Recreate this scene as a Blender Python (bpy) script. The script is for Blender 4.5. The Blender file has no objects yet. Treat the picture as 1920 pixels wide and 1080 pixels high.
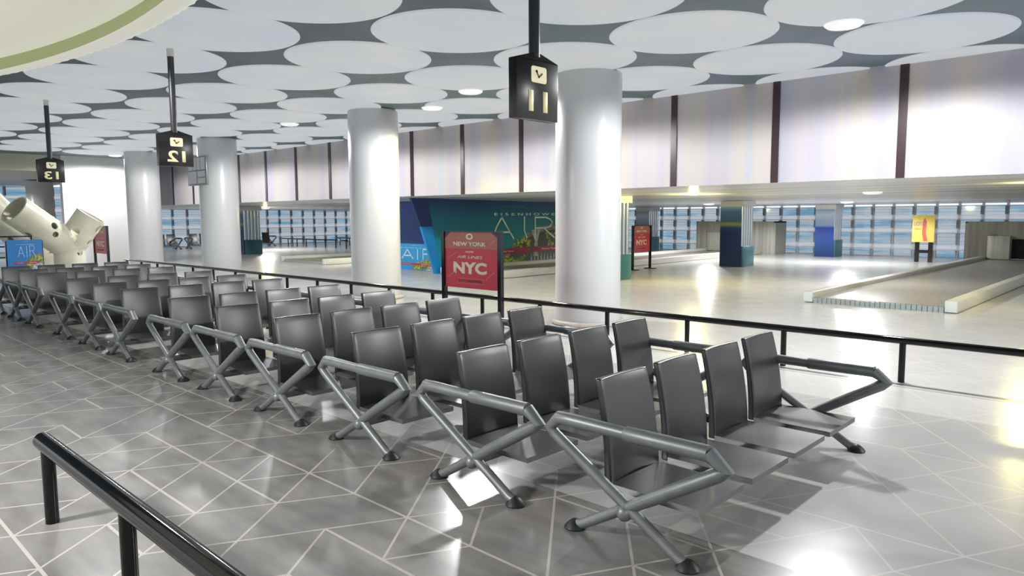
import bpy, bmesh, math, random
from mathutils import Vector, Matrix
random.seed(7)
S = 2.0                       # one design unit (camera height) in metres
SC = bpy.context.scene
COL = SC.collection
PI = math.pi

# ------------------------------------------------------------------ camera
F_PX = 1342.94
YAW, PIT, ROL = math.radians(43.5107), math.radians(5.6968), math.radians(-0.30713)
fw = Vector((math.cos(YAW)*math.cos(PIT), math.sin(YAW)*math.cos(PIT), -math.sin(PIT)))
rt = Vector((math.sin(YAW), -math.cos(YAW), 0)); up = rt.cross(fw)
r2 = math.cos(ROL)*rt + math.sin(ROL)*up
u2 = -math.sin(ROL)*rt + math.cos(ROL)*up
cam_d = bpy.data.cameras.new('camera'); cam = bpy.data.objects.new('camera', cam_d); COL.objects.link(cam)
m = Matrix.Identity(4)
for i in range(3):
    m[i][0] = r2[i]; m[i][1] = u2[i]; m[i][2] = -fw[i]
m[0][3], m[1][3], m[2][3] = 0, 0, S
cam.matrix_world = m
cam_d.sensor_width = 36; cam_d.lens = F_PX/1920*36; cam_d.clip_start = .05; cam_d.clip_end = 400
SC.camera = cam
SC.view_settings.view_transform = 'Standard'; SC.view_settings.look = 'None'
SC.view_settings.gamma = 1; SC.view_settings.use_curve_mapping = False
SC.view_settings.exposure = -0.22

# ------------------------------------------------------------------ materials
def srgb(r, g, b):
    f = lambda c: (c/255/12.92) if c/255 <= .04045 else ((c/255+.055)/1.055)**2.4
    return (f(r), f(g), f(b), 1)
MATS = {}
def mat(name, col, rough=.5, metal=0., spec=.5, emit=None, estr=0., coat=0.):
    if name in MATS: return MATS[name]
    m = bpy.data.materials.new(name); m.use_nodes = True
    b = m.node_tree.nodes['Principled BSDF']
    b.inputs['Base Color'].default_value = col; b.inputs['Roughness'].default_value = rough
    b.inputs['Metallic'].default_value = metal; b.inputs['Specular IOR Level'].default_value = spec
    b.inputs['Coat Weight'].default_value = coat
    if emit:
        b.inputs['Emission Color'].default_value = emit; b.inputs['Emission Strength'].default_value = estr
    MATS[name] = m
    return m
def nodes(m):
    return m.node_tree.nodes, m.node_tree.links, m.node_tree.nodes['Principled BSDF']
def pos_map(m, scale, rot=(0,0,0)):
    N, L, b = nodes(m)
    g = N.new('ShaderNodeNewGeometry'); mp = N.new('ShaderNodeMapping')
    mp.inputs['Scale'].default_value = scale; mp.inputs['Rotation'].default_value = rot
    L.new(g.outputs['Position'], mp.inputs['Vector'])
    return mp.outputs['Vector']
def ramp(m, src, stops):
    N, L, b = nodes(m)
    r = N.new('ShaderNodeValToRGB'); e = r.color_ramp.elements
    e[0].position, e[0].color = stops[0]; e[1].position, e[1].color = stops[-1]
    for p, c in stops[1:-1]:
        q = e.new(p); q.color = c
    L.new(src, r.inputs['Fac']); return r.outputs['Color']
def noise_col(name, c1, c2, scale, rough=.5, lo=.35, hi=.65, **k):
    m = mat(name, c1, rough, **k)
    N, L, b = nodes(m)
    n = N.new('ShaderNodeTexNoise'); n.inputs['Scale'].default_value = 1; n.inputs['Detail'].default_value = 4
    L.new(pos_map(m, scale), n.inputs['Vector'])
    L.new(ramp(m, n.outputs['Fac'], [(lo, c1), (hi, c2)]), b.inputs['Base Color'])
    return m

black_plastic = noise_col('chair_black_shell', srgb(19,20,21), srgb(25,26,27), (9,9,9), .34)
seat_plastic  = noise_col('chair_seat_shell', srgb(24,25,26), srgb(31,32,33), (9,9,9), .24)
black_plastic.node_tree.nodes['Principled BSDF'].inputs['IOR'].default_value = 1.75
seat_plastic.node_tree.nodes['Principled BSDF'].inputs['IOR'].default_value = 3.4
leg_metal   = noise_col('chair_frame_paint', srgb(120,123,125), srgb(130,133,135), (7,7,7), .42, metal=.45)
foot_rubber = mat('foot_rubber', srgb(26,30,33), .45)
rail_black  = noise_col('rail_gloss_black', srgb(5,6,8), srgb(9,10,12), (5,5,5), .10, spec=.35)
white_col   = noise_col('column_white', srgb(196,198,200), srgb(201,202,203), (2,2,.6), .3)
white_wall  = noise_col('wall_white', srgb(206,207,206), srgb(211,211,210), (1,1,1), .5)
ring_mat    = noise_col('column_base_stone', srgb(196,188,182), srgb(206,199,192), (6,6,6), .25)
soffit_mat  = noise_col('soffit_olive', srgb(178,180,160), srgb(188,188,170), (2,2,2), .6)
belt_rail   = noise_col('carousel_rail', srgb(196,196,186), srgb(206,205,194), (1.5,9,9), .4)
belt_mat    = noise_col('carousel_belt', srgb(140,136,128), srgb(152,148,140), (2,14,2), .35)
hood_mat    = noise_col('carousel_hood', srgb(138,138,130), srgb(168,166,156), (.4,6,.15), .45)
dark_void   = mat('opening_dark', srgb(24,28,32), .7)
divider_mat = mat('divider_dark', srgb(52,34,38), .3)
frame_light = mat('window_frame_light', srgb(232,233,236), .4)
frame_dark  = mat('window_mullion_dark', srgb(150,156,162), .4)
spandrel    = noise_col('window_spandrel', srgb(212,213,218), srgb(232,233,234), (.3,.3,5), .5)
def translucent(m, fac):
    """frosted white panel that lets daylight through"""
    N, L, b = nodes(m); o = [x for x in N if x.type == 'OUTPUT_MATERIAL'][0]
    t = N.new('ShaderNodeBsdfTranslucent'); t.inputs['Color'].default_value = (.9,.91,.93,1); mx = N.new('ShaderNodeMixShader'); mx.inputs[0].default_value = fac
    L.new(b.outputs[0], mx.inputs[1]); L.new(t.outputs[0], mx.inputs[2]); L.new(mx.outputs[0], o.inputs['Surface'])
translucent(spandrel, .85); translucent(frame_light, .8)
sign_black  = mat('sign_black', srgb(34,32,32), .25)
sign_glow   = mat('sign_letter', srgb(236,226,170), .5, emit=srgb(240,228,175), estr=.35)
icon_glow   = mat('sign_icon', srgb(240,232,190), .5, emit=srgb(244,236,200), estr=.4)
icon_dark   = mat('icon_dark', srgb(120,88,40), .5)
pole_mat    = mat('sign_pole', srgb(62,62,66), .35, metal=.3)
collar_mat  = mat('pole_collar_white', srgb(215,210,205), .4)
stand_black = mat('stand_black', srgb(14,16,18), .15)
red_mat     = mat('poster_red', srgb(190,62,78), .35)
tag_brown   = mat('poster_brown', srgb(168,104,88), .35)
tag_navy    = mat('poster_corner', srgb(60,58,92), .35)
cream       = mat('poster_cream', srgb(226,212,180), .45)
cream2      = mat('poster_faint_cream', srgb(206,128,124), .45)
brown_ink   = mat('poster_dark_ink', srgb(110,50,54), .5)
air_blue    = mat('air_blue', srgb(16,118,190), .4)
air_letter  = mat('air_letter', srgb(205,232,240), .4)
air_red     = mat('air_banner', srgb(176,42,72), .4)
leafy       = noise_col('air_foliage', srgb(60,96,30), srgb(190,205,60), (16,16,16), .5, lo=.4, hi=.6)
archm       = noise_col('air_arch', srgb(92,84,70), srgb(150,150,140), (9,9,9), .5)
arch_grey   = noise_col('air_street', srgb(120,130,134), srgb(198,202,204), (18,18,18), .5)
yellow_p    = mat('poster_yellow', srgb(214,192,92), .45)
mirror_col  = mat('lower_column_steel', srgb(186,192,198), .18, metal=.85)
teal_p      = noise_col('lower_column_teal', srgb(40,92,106), srgb(58,112,124), (2,2,.4), .3)
ring_white  = mat('canopy_white', srgb(200,200,190), .5, emit=srgb(236,236,222), estr=.54)  # emission added so the dim canopy underside and rim look brightly lit
sculpt      = noise_col('sculpture_cream', srgb(206,203,180), srgb(224,221,200), (2,2,2), .4)
screen_mat  = mat('display_grey', srgb(120,122,124), .3)
screen_lit  = mat('display_cell', srgb(190,192,194), .3)
lamp_shell  = mat('lamp_dome', srgb(230,230,230), .4, emit=(1,1,1,1), estr=.55)

# round light panels in the ceiling
panel_mat = mat('ceiling_panel', srgb(205,210,214), .6)
N, L, b = nodes(panel_mat)
n = N.new('ShaderNodeTexNoise'); n.inputs['Scale'].default_value = 1; n.inputs['Detail'].default_value = 3
L.new(pos_map(panel_mat, (.9,.9,1)), n.inputs['Vector'])
c = ramp(panel_mat, n.outputs['Fac'], [(.3, srgb(196,206,216)), (.7, srgb(212,214,214))])
b.inputs['Base Color'].default_value = (.12,.12,.12,1); L.new(c, b.inputs['Emission Color']); b.inputs['Emission Strength'].default_value = .80
ceil_mat = noise_col('ceiling_slate', srgb(96,114,120), srgb(114,124,140), (1.2,1.2,1), .6)
low_ceil = mat('lower_ceiling', srgb(170,172,178), .3)
N, L, b = nodes(low_ceil)
n = N.new('ShaderNodeTexNoise'); n.inputs['Scale'].default_value = 1; n.inputs['Detail'].default_value = 5
L.new(pos_map(low_ceil, (2.2,.07,1), (0,0,.02)), n.inputs['Vector'])
L.new(ramp(low_ceil, n.outputs['Fac'], [(.32, srgb(150,152,162)), (.5, srgb(206,208,214)), (.68, srgb(242,243,245))]), b.inputs['Base Color'])

fascia_mat = mat('fascia_panel', srgb(200,196,198), .42, spec=.3)
N, L, b = nodes(fascia_mat)
n = N.new('ShaderNodeTexNoise'); n.inputs['Scale'].default_value = 1; n.inputs['Detail'].default_value = 6
L.new(pos_map(fascia_mat, (1,1.6,.02)), n.inputs['Vector'])
L.new(ramp(fascia_mat, n.outputs['Fac'], [(.3, srgb(168,170,184)), (.45, srgb(182,177,184)), (.6, srgb(190,183,177)), (.75, srgb(174,180,190))]), b.inputs['Base Color'])

def glass_mat():
    m = bpy.data.materials.new('window_glass'); m.use_nodes = True; N = m.node_tree.nodes; L = m.node_tree.links
    N.clear(); o = N.new('ShaderNodeOutputMaterial'); t = N.new('ShaderNodeBsdfTransparent'); g = N.new('ShaderNodeBsdfGlossy')
    g.inputs['Roughness'].default_value = .05; mx = N.new('ShaderNodeMixShader'); mx.inputs[0].default_value = .06
    ge = N.new('ShaderNodeNewGeometry'); mp = N.new('ShaderNodeMapping'); mp.inputs['Scale'].default_value = (.32,.32,3.2)
    n = N.new('ShaderNodeTexNoise'); n.inputs['Scale'].default_value = 1; n.inputs['Detail'].default_value = 4
    L.new(ge.outputs['Position'], mp.inputs['Vector']); L.new(mp.outputs[0], n.inputs['Vector'])
    r = N.new('ShaderNodeValToRGB'); e = r.color_ramp.elements
    e[0].position = .38; e[0].color = (.40,.58,.68,1); e[1].position = .58; e[1].color = (.66,.68,.70,1)
    q = e.new(.5); q.color = (.60,.68,.74,1)
    L.new(n.outputs['Fac'], r.inputs['Fac']); L.new(r.outputs[0], t.inputs['Color'])
    L.new(t.outputs[0], mx.inputs[1]); L.new(g.outputs[0], mx.inputs[2]); L.new(mx.outputs[0], o.inputs[0])
    return m
glass = glass_mat()

def steel_streaks(name, zsplit):
    return mirror_col

def blue_grad(name, stops):
    """printed vertical gradient: a poster wrap whose ink changes with height"""
    m = mat(name, srgb(20,60,110), .3)
    N, L, b = nodes(m)
    g = N.new('ShaderNodeNewGeometry'); s = N.new('ShaderNodeSeparateXYZ'); L.new(g.outputs['Position'], s.inputs[0])
    mr = N.new('ShaderNodeMapRange'); mr.inputs['From Max'].default_value = 1.34*S
    L.new(s.outputs['Z'], mr.inputs['Value'])
    L.new(ramp(m, mr.outputs[0], stops), b.inputs['Base Color'])
    return m
wrap_blue = blue_grad('column_wrap_blue', [(0,srgb(12,44,70)),(.25,srgb(14,44,84)),(.5,srgb(14,40,96)),(.57,srgb(20,66,110)),(.62,srgb(140,150,70)),(.66,srgb(50,100,120)),(.8,srgb(70,110,150)),(.9,srgb(170,195,210)),(1,srgb(205,210,215))])
wrap_blue2 = blue_grad('column_wrap_sky', [(0,srgb(20,50,100)),(.3,srgb(30,66,130)),(.52,srgb(36,62,140)),(.56,srgb(120,150,190)),(.75,srgb(190,205,220)),(.85,srgb(130,160,190)),(1,srgb(205,210,215))])
teal_wall = mat('poster_wall_teal', srgb(0,96,110), .35)
N, L, b = nodes(teal_wall)
g = N.new('ShaderNodeNewGeometry'); s_ = N.new('ShaderNodeSeparateXYZ'); L.new(g.outputs['Position'], s_.inputs[0])
mr = N.new('ShaderNodeMapRange'); mr.inputs['From Max'].default_value = 1.33*S; L.new(s_.outputs['Z'], mr.inputs['Value'])
ra = ramp(teal_wall, mr.outputs[0], [(0,srgb(20,140,200)),(.25,srgb(0,150,176)),(.5,srgb(0,128,136)),(.75,srgb(0,100,126)),(1,srgb(4,44,98))])
L.new(ra, b.inputs['Base Color'])
navy_band = mat('poster_band_navy', srgb(8,40,98), .35)
sky_band  = mat('poster_band_sky', srgb(18,134,200), .35)
side_blue = mat('poster_side_blue', srgb(10,66,140), .35)
small_blue= mat('poster_small_blue', srgb(36,150,206), .35)

# ------------------------------------------------------------------ floor
def floor_material():
    m = mat('floor_stone', srgb(120,116,112), .22); N, L, b = nodes(m)
    geo = N.new('ShaderNodeNewGeometry'); sp = N.new('ShaderNodeSeparateXYZ'); L.new(geo.outputs['Position'], sp.inputs[0])
    def math_(op, a, bb=None, cc=None):
        n = N.new('ShaderNodeMath'); n.operation = op
        for i, v in enumerate((a, bb, cc)):
            if v is None: continue
            if isinstance(v, (int, float)): n.inputs[i].default_value = v
            else: L.new(v, n.inputs[i])
        return n.outputs[0]
    X, Y = sp.outputs['X'], sp.outputs['Y']
    # slabs cut along three joint directions; some joints are left out so the slabs run long
    wd = .235*S
    xw = math_('DIVIDE', math_('SUBTRACT', X, 1.43*S), wd); yw_ = math_('DIVIDE', Y, wd)
    s1 = math_('DIVIDE', math_('ADD', yw_, math_('MULTIPLY', xw, .53)), 1.31); t1 = math_('SUBTRACT', xw, s1)
    def family(q, other, per, seed, keep, width, always=None):
        idx = math_('ROUND', q); seg = math_('FLOOR', other)
        cb = N.new('ShaderNodeCombineXYZ'); L.new(idx, cb.inputs[0]); L.new(seg, cb.inputs[1]); cb.inputs[2].default_value = seed
        wn = N.new('ShaderNodeTexWhiteNoise'); wn.noise_dimensions = '3D'; L.new(cb.outputs[0], wn.inputs['Vector'])
        k = math_('LESS_THAN', wn.outputs['Value'], keep)
        if always: k = math_('MAXIMUM', k, math_('LESS_THAN', math_('ABSOLUTE', math_('SUBTRACT', math_('PINGPONG', math_('ADD', idx, 40), always), 0)), .5))
        d = math_('MULTIPLY', math_('ABSOLUTE', math_('SUBTRACT', q, idx)), per*wd)
        return math_('MULTIPLY', k, math_('LESS_THAN', d, width))
    j = math_('MAXIMUM', family(s1, t1, 1.157, 1.5, .80, .0085), math_('MAXIMUM', family(t1, s1, 1.033, 7.5, .74, .0085), family(xw, s1, 1.0, 4.5, .45, .0105, 2)))
    # base tone changes in three strips along the seating
    n1 = N.new('ShaderNodeTexNoise'); n1.inputs['Scale'].default_value = 1.6; n1.inputs['Detail'].default_value = 2
    L.new(geo.outputs['Position'], n1.inputs['Vector'])
    n2 = N.new('ShaderNodeTexNoise'); n2.inputs['Scale'].default_value = 90; n2.inputs['Detail'].default_value = 2
    L.new(geo.outputs['Position'], n2.inputs['Vector'])
    def mixc(f, a, c_):
        mx = N.new('ShaderNodeMix'); mx.data_type = 'RGBA'
        if isinstance(f, (int, float)): mx.inputs[0].default_value = f
        else: L.new(f, mx.inputs[0])
        for i, v in ((6, a), (7, c_)):
            if isinstance(v, tuple): mx.inputs[i].default_value = v
            else: L.new(v, mx.inputs[i])
        return mx.outputs[2]
    tone = n1.outputs['Fac']
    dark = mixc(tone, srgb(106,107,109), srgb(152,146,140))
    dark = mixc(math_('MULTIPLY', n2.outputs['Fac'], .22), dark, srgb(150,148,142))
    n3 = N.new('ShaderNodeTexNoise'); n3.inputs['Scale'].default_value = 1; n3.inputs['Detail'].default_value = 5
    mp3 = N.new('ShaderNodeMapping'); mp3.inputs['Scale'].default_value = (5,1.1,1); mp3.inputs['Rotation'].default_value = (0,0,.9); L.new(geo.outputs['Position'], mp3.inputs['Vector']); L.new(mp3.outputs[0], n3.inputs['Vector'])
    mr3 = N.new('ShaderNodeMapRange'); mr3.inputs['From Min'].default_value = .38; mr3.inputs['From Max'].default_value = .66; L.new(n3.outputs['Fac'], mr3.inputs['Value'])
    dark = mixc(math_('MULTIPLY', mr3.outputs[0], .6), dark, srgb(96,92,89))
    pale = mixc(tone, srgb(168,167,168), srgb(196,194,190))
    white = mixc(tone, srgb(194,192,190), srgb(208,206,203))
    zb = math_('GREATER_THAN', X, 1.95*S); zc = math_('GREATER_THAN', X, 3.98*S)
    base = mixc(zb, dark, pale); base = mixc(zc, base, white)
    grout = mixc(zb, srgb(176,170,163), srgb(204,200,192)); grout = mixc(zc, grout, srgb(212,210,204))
    colr = mixc(j, base, grout)
    dark_line = math_('LESS_THAN', math_('ABSOLUTE', math_('SUBTRACT', X, 4.53*S)), .012)  # thin darker line parallel to the long rail
    colr = mixc(dark_line, colr, srgb(120,118,118))
    L.new(colr, b.inputs['Base Color'])
    rg = math_('ADD', .185, math_('MULTIPLY', n1.outputs['Fac'], .06)); L.new(rg, b.inputs['Roughness'])
    b.inputs['Specular IOR Level'].default_value = .75
    bp = N.new('ShaderNodeBump'); bp.inputs['Strength'].default_value = .25; bp.inputs['Distance'].default_value = .01
    L.new(math_('SUBTRACT', 1, j), bp.inputs['Height']); L.new(bp.outputs[0], b.inputs['Normal'])
    return m

# ------------------------------------------------------------------ helpers (all coordinates in design units)
def link(name, bm, material, parent=None, loc=None, smooth=True, recalc=True):
    if recalc: bmesh.ops.recalc_face_normals(bm, faces=bm.faces)
    bmesh.ops.scale(bm, vec=(S,S,S), verts=bm.verts)
    me = bpy.data.meshes.new(name); bm.to_mesh(me); bm.free()
    me.materials.append(material)
    if smooth:
        for p in me.polygons: p.use_smooth = True
        try: me.set_sharp_from_angle(angle=math.radians(38))
        except Exception: pass
    o = bpy.data.objects.new(name, me); COL.objects.link(o)
    if parent: o.parent = parent
    if loc: o.location = Vector(loc)*S
    return o
def tag(o, label, cat, group=None, kind=None):
    if label: o['label'] = label
    if cat: o['category'] = cat
    if group: o['group'] = group
    if kind: o['kind'] = kind
    return o
def thing(name, label, cat, loc=(0,0,0), group=None, rotz=0):
    o = bpy.data.objects.new(name, None); COL.objects.link(o); o.location = Vector(loc)*S
    o.rotation_euler = (0,0,rotz); o.empty_display_size = .1
    return tag(o, label, cat, group)
def struct(name, bm, m, label=None, parent=None, smooth=True):
    o = link(name, bm, m, parent, smooth=smooth)
    if not parent: o['kind'] = 'structure'
    if label: o['label'] = label
    return o
def box(bm, a, c, bevel=0, seg=2):
    r = bmesh.ops.create_cube(bm, size=1); vs = r['verts']
    for v in vs:
        for i in range(3): v.co[i] = a[i] + (c[i]-a[i])*(v.co[i]+.5)
    if bevel:
        es = list({e for v in vs for e in v.link_edges})
        bmesh.ops.bevel(bm, geom=es, offset=bevel, segments=seg, profile=.5, affect='EDGES')
    return bm
def B(a, c, bevel=0, seg=2): return box(bmesh.new(), a, c, bevel, seg)
def tube(bm, pts, rads, n=20, caps=True):
    pts = [Vector(p) for p in pts]
    if not hasattr(rads, '__len__'): rads = [rads]*len(pts)
    rings = []; nrm = None
    for i, p in enumerate(pts):
        if i == 0: t = (pts[1]-p).normalized(); k = 1
        elif i == len(pts)-1: t = (p-pts[i-1]).normalized(); k = 1
        else:
            t1 = (p-pts[i-1]).normalized(); t2 = (pts[i+1]-p).normalized(); t = (t1+t2).normalized()
            k = 1/max(.5, t.dot(t1))
        if nrm is None:
            nrm = t.cross(Vector((1,0,0)) if abs(t.x) < .9 else Vector((0,0,1))).normalized()
        nrm = (nrm - t*nrm.dot(t)).normalized(); bn = t.cross(nrm)
        ring = []
        for j in range(n):
            a = 2*PI*j/n
            ring.append(bm.verts.new(p + (nrm*math.cos(a)+bn*math.sin(a))*rads[i]))
        rings.append(ring)
    for r0, r1 in zip(rings, rings[1:]):
        for j in range(n): bm.faces.new((r0[j], r0[(j+1)%n], r1[(j+1)%n], r1[j]))
    if caps: bm.faces.new(rings[0]); bm.faces.new(rings[-1])
    return bm
def T(pts, rads, n=20, caps=True): return tube(bmesh.new(), pts, rads, n, caps)
def lathe(bm, prof, n=64, c=(0,0), close=False):
    rings = []
    for r, z in prof:
        rings.append([bm.verts.new((c[0]+r*math.cos(2*PI*j/n), c[1]+r*math.sin(2*PI*j/n), z)) for j in range(n)])
    prs = list(zip(rings, rings[1:])) + ([(rings[-1], rings[0])] if close else [])
    for a, d in prs:
        for j in range(n): bm.faces.new((a[j], a[(j+1)%n], d[(j+1)%n], d[j]))
    if not close:
        if prof[0][0] > 1e-4: bm.faces.new(rings[0])
        if prof[-1][0] > 1e-4: bm.faces.new(rings[-1])
    return bm
def prism(bm, poly, org, U, V, W, th):
    """extrude a 2-D polygon (u,v) into W by th"""
    org, U, V, W = map(Vector, (org, U, V, W))
    a = [bm.verts.new(org+U*u+V*v) for u, v in poly]; c = [bm.verts.new(org+U*u+V*v+W*th) for u, v in poly]
    n = len(poly); bm.faces.new(a); bm.faces.new(c[::-1])
    for i in range(n): bm.faces.new((a[i], a[(i+1)%n], c[(i+1)%n], c[i]))
    return bm
def ribbon(bm, pts, w, org, U, V, W, th):
    for (a, b_) in zip(pts, pts[1:]):
        a = Vector(a); b_ = Vector(b_); d = (b_-a).normalized(); n = Vector((-d.y, d.x))*w/2; e = d*w*.3
        prism(bm, [tuple(a-n-e), tuple(b_-n+e), tuple(b_+n+e), tuple(a+n-e)], org, U, V, W, th)
    return bm
def text_mesh(s, size, bold=0, mirror=False, space=1.0, align='CENTER', shear=0):
    cu = bpy.data.curves.new('t', 'FONT'); cu.body = s; cu.size = size; cu.offset = bold; cu.align_x = align
    cu.align_y = 'CENTER'; cu.space_character = space; cu.resolution_u = 3; cu.shear = shear
    ob = bpy.data.objects.new('t', cu); COL.objects.link(ob)
    dg = bpy.context.evaluated_depsgraph_get(); me = bpy.data.meshes.new_from_object(ob.evaluated_get(dg))
    bm = bmesh.new(); bm.from_mesh(me)
    bpy.data.objects.remove(ob); bpy.data.meshes.remove(me); bpy.data.curves.remove(cu)
    if mirror:
        for v in bm.verts: v.co.x = -v.co.x
    return bm
def text(name, s, size, org, U, V, W, material, parent, bold=0, mirror=False, space=1., align='CENTER', fit=None, shear=0):
    bm = text_mesh(s, size, bold, mirror, space, align, shear)
    org, U, V, W = map(Vector, (org, U, V, W))
    if fit and len(bm.verts):
        x0 = min(v.co.x for v in bm.verts); x1 = max(v.co.x for v in bm.verts)
        y0 = min(v.co.y for v in bm.verts); y1 = max(v.co.y for v in bm.verts)
        for v in bm.verts:
            v.co.x = (v.co.x-(x0+x1)/2)*fit[0]/(x1-x0); v.co.y = (v.co.y-(y0+y1)/2)*fit[1]/(y1-y0)
    for v in bm.verts:
        c_ = v.co.copy(); v.co = org+U*c_.x+V*c_.y
    r = bmesh.ops.extrude_face_region(bm, geom=bm.faces[:])
    bmesh.ops.translate(bm, verts=[g for g in r['geom'] if isinstance(g, bmesh.types.BMVert)], vec=W*.0025)
    return link(name, bm, material, parent, smooth=False)
def disc_prism(bm, c, ru, rv, org, U, V, W, th, n=24):
    return prism(bm, [(c[0]+ru*math.cos(2*PI*i/n), c[1]+rv*math.sin(2*PI*i/n)) for i in range(n)], org, U, V, W, th)
def copy_tree(o, parent=None):
    c_ = o.copy(); COL.objects.link(c_); c_.parent = parent
    for ch in list(o.children): copy_tree(ch, c_)
    return c_

ZC = 2.30        # main ceiling
XF = 6.91        # fascia plane
YE = 17.0        # end of the main hall
XW = 18.65       # window wall, right
YW = 25.6        # window wall, far
def zlow(x): return 1.335-.0081*(x-XF)

# ------------------------------------------------------------------ setting
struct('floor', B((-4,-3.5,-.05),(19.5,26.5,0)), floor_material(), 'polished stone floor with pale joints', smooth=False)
struct('ceiling', B((-4,-3.5,ZC),(XF+.05,YW+.3,ZC+.1)), ceil_mat, 'slate coloured main ceiling behind the round light panels', smooth=False)
bm = bmesh.new()
prism(bm, [(XF+.06, zlow(XF)), (XW+.3, zlow(XW)), (XW+.3, zlow(XW)+.08), (XF+.06, zlow(XF)+.08)], (0,-3.5,0), (1,0,0), (0,0,1), (0,1,0), YW+3.8)
struct('trim_1', bm, low_ceil, 'streaked grey lower ceiling over the baggage area', smooth=False)
struct('wall_right', B((XF,-3.5,zlow(XF)-.02),(XF+.06,YW+.3,ZC+.2)), fascia_mat, 'glossy pale upper wall above the baggage area', smooth=False)
for i in range(-4, 21):
    y = 1.886+1.123*i
    if y < -2: continue
    w = .035
    struct('trim_%d' % (i+8), B((XF-.012,y-w,zlow(XF)-.018),(XF+.001,y+w,ZC)), divider_mat, 'dark upright strip between two wall panels', smooth=False)
# white end wall, soffit and far ceiling
struct('wall_left', B((4.44,YE,0),(6.25,YE+.16,ZC)), white_wall, 'white end wall behind the sign with 13', smooth=False)
struct('wall_far', B((-4,YE+.101,1.97),(4.44,YE+.3,ZC+.1)), soffit_mat, 'olive grey soffit band at the end of the ceiling', smooth=False)
struct('trim_40', B((-4,YE+.3,1.99),(6.2,YW+.3,2.05)), white_wall, 'ceiling beyond the soffit', smooth=False)

def window_wall(name, axis, c, a0, a1, ztop, pitch, rows, label):
    """glazed wall: light grid, dark mullion stubs beside the glass, spandrel bands. axis 'y': plane x=c"""
    root = thing(name, label, None); root['kind'] = 'structure'
    def bb(bm, u0, u1, z0, z1, d0, d1):
        if axis == 'y': box(bm, (c+d0,u0,z0), (c+d1,u1,z1))
        else: box(bm, (u0,c+d0,z0), (u1,c+d1,z1))
    fr = bmesh.new(); dk = bmesh.new(); sp = bmesh.new(); gl = bmesh.new()
    n = int((a1-a0)/pitch)
    for i in range(n+1):
        u = a0+i*pitch
        bb(fr, u-.025, u+.025, 0, ztop, -.02, .03)
        for (z0, zs, z1) in rows:
            bb(dk, u+.025, u+.048, zs+.01, z1-.012, -.035, .02)
            bb(dk, u-.012, u+.012, zs+.01, z1-.012, -.03, -.015)
    for (z0, zs, z1) in rows:
        bb(fr, a0, a1, z1-.014, z1+.008, -.03, .03)
        bb(sp, a0, a1, z0+.009, zs, -.004, .02)
        bb(gl, a0, a1, zs+.001, z1-.015, .002, .008)
        for k in range(1, 3):
            zz = zs+(z1-zs)*k/3
            bb(fr, a0, a1, zz-.003, zz+.003, -.008, .01)
    bb(fr, a0, a1, 0, .012, -.03, .03)
    struct('window_frame', fr, frame_light, None, root, smooth=False)
    struct('mullion', dk, frame_dark, None, root, smooth=False)
    struct('spandrel', sp, spandrel, None, root, smooth=False)
    struct('pane', gl, glass, None, root, smooth=False)
ROWS = [(0.0,.012,.19),(.19,.30,.571),(.571,.67,.876),(.876,.985,1.19)]
window_wall('window_1', 'y', XW, -3.4, 25.4, 1.25, .452, ROWS, 'long glazed wall behind the baggage belts')
window_wall('window_2', 'x', YW, 6.95, 18.6, 1.34, .50, [(0,.02,.28),(.28,.40,.62),(.62,.74,.95),(.95,1.05,1.30)], 'glazed far wall behind the row of benches')
window_wall('window_3', 'x', YW, .2, 6.9, 2.0, .62, [(0,.04,.40),(.40,.52,.80),(.80,.92,1.2),(1.2,1.32,1.6),(1.6,1.7,1.97)], 'glazed far wall at the left end')

# ------------------------------------------------------------------ ceiling light panels
def in_view(x, y, z, mg=.25):
    d = Vector((x,y,z-1)); w = d.dot(fw)
    if w < .2: return False
    return abs(d.dot(r2)/w) < 960/F_PX*(1+mg) and abs(d.dot(u2)/w) < 540/F_PX*(1+mg)
proto = None
for i in range(-2, 3):
    for j in range(-1, 15):
        x = 4.735+1.217*i; y = 2.70+1.178*j
        if y > YE-.5 or not any(in_view(x+a*.59, y+b_*.59, ZC, .04) for a, b_ in ((0,0),(1,0),(-1,0),(0,1),(0,-1),(.7,.7),(-.7,-.7),(.7,-.7),(-.7,.7))): continue
        if proto is None:
            bm = lathe(bmesh.new(), [(.588,0),(.590,-.006),(.582,-.014),(.30,-.016),(0.0001,-.016)], 72)
            proto = link('light_panel', bm, panel_mat, loc=(x,y,ZC-.001)); o = proto
        else:
            o = proto.copy(); COL.objects.link(o); o.location = Vector((x,y,ZC-.001))*S
        tag(o, 'large round white luminous panel fixed to the slate ceiling', 'ceiling light', 'round white light panels of the ceiling')

# ------------------------------------------------------------------ columns
def column(x, y, ztop, label, r=.303):
    t = thing('column', label, 'column', (x,y,0), 'white round columns')
    bm = lathe(bmesh.new(), [(r,0),(r,ztop-.03),(r-.006,ztop-.012),(r-.02,ztop-.002)], 72)
    link('shaft', bm, white_col, t)
    bm = lathe(bmesh.new(), [(r+.002,0.0),(r+.028,0),(r+.040,.012),(r+.040,.030),(r+.028,.042),(r+.002,.044)], 72, close=True)
    link('base_ring', bm, ring_mat, t)
    return t
column(5.345,4.094,ZC,'thick white round column right of the NEW YORK stand, nearest of all')
column(5.30,7.36,ZC,'white round column left of the NEW YORK stand beside the blue wall')
column(5.30,11.66,ZC,'white round column carrying the small grey display board')
column(5.30,14.98,ZC,'white round column beside the far end of the black rail')
column(5.10,21.5,1.97,'distant white column behind the perforated sculpture')

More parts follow.
